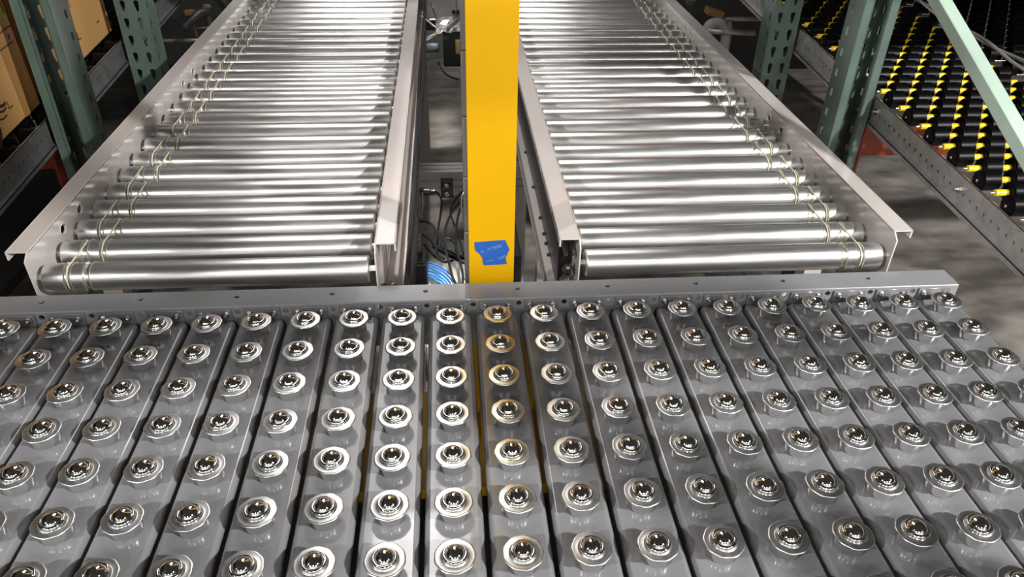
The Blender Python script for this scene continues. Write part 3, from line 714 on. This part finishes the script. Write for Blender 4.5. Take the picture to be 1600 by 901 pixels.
# unseen decks added to shade the beds, and dark boards below and behind
for sx, lab in ((-1, 'unseen dark deck added to shade the left wheel bed'), (1, 'unseen dark deck added to shade the right wheel beds')):
    a, b = sorted((sx*1.07, sx*2.6)); o = MB().bbox((a,-.78 if sx < 0 else .25,.62),(b,3.2,.65), .004).build('shade_deck', M['deck']); tag(o, lab, 'shelf')
for x0, x1, ya, y1, lab in ((-2.4, -1.20, -.9, 1.6, 'dark board added for the shaded floor under the left wheel bed'), (-2.3, -.80, 2.72, 4.6, 'dark low board added for the darkness far behind the far left upright'), (.92, 2.3, 2.66, 4.6, 'dark low board added for the darkness far behind the far right upright')):
    m = MB().bbox((x0,ya,-.47),(x1,y1,-.44), .004)  # dark boards stand in for shaded floor
    for xx in (x0+.04, x1-.04):
        for yy in (ya+.05, y1-.05): m.box((xx-.02,yy-.02,FZ),(xx+.02,yy+.02,-.47))
    tag(m.build('shade_board', M['deck']), lab, 'shelf')
# dark things behind the conveyors
sd = thing('cross_rod', (-1.0,2.3,-.10), 'dark cross bars behind the far left upright', 'bar')
for (pa, pb, yy, r) in (((250,64),(330,63),2.05,.008),((290,44),(326,43),2.2,.004)):
    a, b = at(*pa, y=yy), at(*pb, y=yy); MB().tube([a, b], r, 8).build('bar', M['galv'], sd)
o = MB().tube(smooth_path([at(286,44,y=2.1), at(300,32,y=2.15), at(312,22,y=2.2), at(324,22,y=2.25), at(328,34,y=2.25), Vector((at(328,34,y=2.25).x,2.25,FZ))]), .017, 12).build('pipe_elbow', M['grey']); tag(o, 'dark curved pipe beyond the left conveyor rail', 'pipe')
a = at(296, 21, y=2.4); o = MB().box((a.x-.02,2.4,a.z-.008),(a.x+.02,2.43,a.z+.009)).box((a.x-.004,2.431,FZ),(a.x+.004,2.44,a.z+.008)).build('price_tag', M['card']); tag(o, 'small tan tag beyond the left conveyor, beside the curved pipe', 'tag')
a = at(1118, 20, y=2.3); o = MB().bbox((a.x-.04,2.28,a.z-.014),(a.x+.035,2.34,a.z+.014), .002, rot=Matrix.Rotation(.25,3,'Y')).build('cardboard_scrap', M['card']); tag(o, 'small cardboard piece behind the right conveyor rail', 'cardboard')
o = MB().tube(smooth_path([at(1100,60,y=2.2), at(1108,40,y=2.2), at(1122,36,y=2.2), at(1132,44,y=2.2), at(1134,62,y=2.2), Vector((at(1134,62,y=2.2).x,2.2,FZ))]), .022, 12).build('duct_elbow', M['cab']); tag(o, 'dark curved duct behind the right conveyor rail', 'duct')
sd = thing('cross_rod', (1.1,2.3,-.10), 'dark cross bars between the right conveyor and the far right upright', 'bar')
for (pa, pb, yy, r) in (((1124,30),(1186,30),2.3,.010),((1104,49),(1180,52),2.1,.012)):
    a, b = at(*pa, y=yy), at(*pb, y=yy); MB().tube([a, b], r, 8).build('bar', M['galv'], sd)
# ------------------------------------------------------------------ lamps of the hall, with added fill lamps
def lamp(x, y, z, sx, sy, power, label, tilt=None, col=(1,.98,.96), spread=None):
    ld = bpy.data.lights.new('lamp', 'AREA'); ld.shape = 'RECTANGLE'; ld.size = sx; ld.size_y = sy; ld.energy = power; ld.color = col
    if spread: ld.spread = math.radians(spread)
    lo = bpy.data.objects.new('lamp_light', ld); COL.objects.link(lo)
    root = thing('ceiling_lamp', (x,y,z), label, 'lamp')
    lo.parent = root; lo.location = (0,0,-.004)
    h = MB().bbox((x-sx/2-.03,y-sy/2-.03,z),(x+sx/2+.03,y+sy/2+.03,z+.06), .006).build('housing', M['lens'], root)
    if tilt: root.rotation_euler = tilt
    return root
lamp(-.14, 1.07, 2.0, .48, .36, 8, 'bright troffer lamp over the table end of the conveyors')
lamp(-.18, 2.85, 2.0, .84, 3.1, 26, 'long lamp line above the conveyors')
lamp(-.03, 1.95, 1.94, .10, 1.3, 4.5, 'narrow tube lamp straight above the gap between the conveyors')
for x, y, p, a, t in ((-3.2, -2.6, 150, -38, 'left'), (0.0, -4.0, 10, 0, 'middle'), (3.2, -2.6, 330, 38, 'right')):
    lamp(x, y, 2.6, .16, .16, p, t + ' high bay lamp of the aisle behind the table', tilt=(math.radians(35), math.radians(a), 0))
lamp(-.015, .62, 1.9, .04, .75, .8, 'narrow fill lamp added to brighten the gap, nearer the table', spread=6)  # made-up narrow lamps that lift the floor of the gap
lamp(-.015, 2.35, 1.9, .04, 1.3, .7, 'narrow fill lamp added to brighten the gap, farther from the table', spread=6)
for x, t in ((-2.6, 'left'), (0.0, 'middle'), (2.6, 'right')):
    lamp(x, -4.6, 2.9, .34, .34, 105, t + ' square fill lamp added before the pale wall behind the table')  # unseen lamps added as front fill on cups and rollers
wl = MB().box((-9,-6.1,FZ),(9,-6,4.2)).build('wall_back', M['wall']); tag(wl, kind='structure')
o = MB().bbox((-1.5,-1.055,.91),(1.55,-.985,1.0), .004).build('shadow_beam', M['green']); tag(o, 'unseen green beam added overhead to shadow the first ball rows', 'beam')  # unseen beam added to cast the shadow band on the table
cs = thing('tunnel_shade', (.05,1.3,.5), 'unseen orange rack beams with a dark board added to shade both conveyors', 'shelf')  # out of view, put in to darken a band of rollers
for dy in (0, .30):
    a, b = Vector((-.875,1.20+dy,.44)), Vector((.945,1.03+dy,.44)); strut(a, b, (0,0,1), .11, (.09,1,0), .05).build('beam', M['orange'], cs)
a, b = Vector((-.875,1.255,.548)), Vector((.945,1.085,.548)); strut(a, b, (0,0,1), .02, (.09,1,0), .245).build('board', M['deck'], cs)

w = bpy.data.worlds.new('world'); S.world = w; w.use_nodes = True
w.node_tree.nodes['Background'].inputs['Color'].default_value = (1,.90,.82,1); w.node_tree.nodes['Background'].inputs['Strength'].default_value = .035
vs = S.view_settings; vs.view_transform = 'Standard'; vs.look = 'None'; vs.gamma = 1; vs.exposure = 0; vs.use_curve_mapping = False
S.cycles.use_denoising = True
S.cycles.max_bounces = 8; S.cycles.glossy_bounces = 5; S.cycles.caustics_reflective = False; S.cycles.sample_clamp_indirect = 6
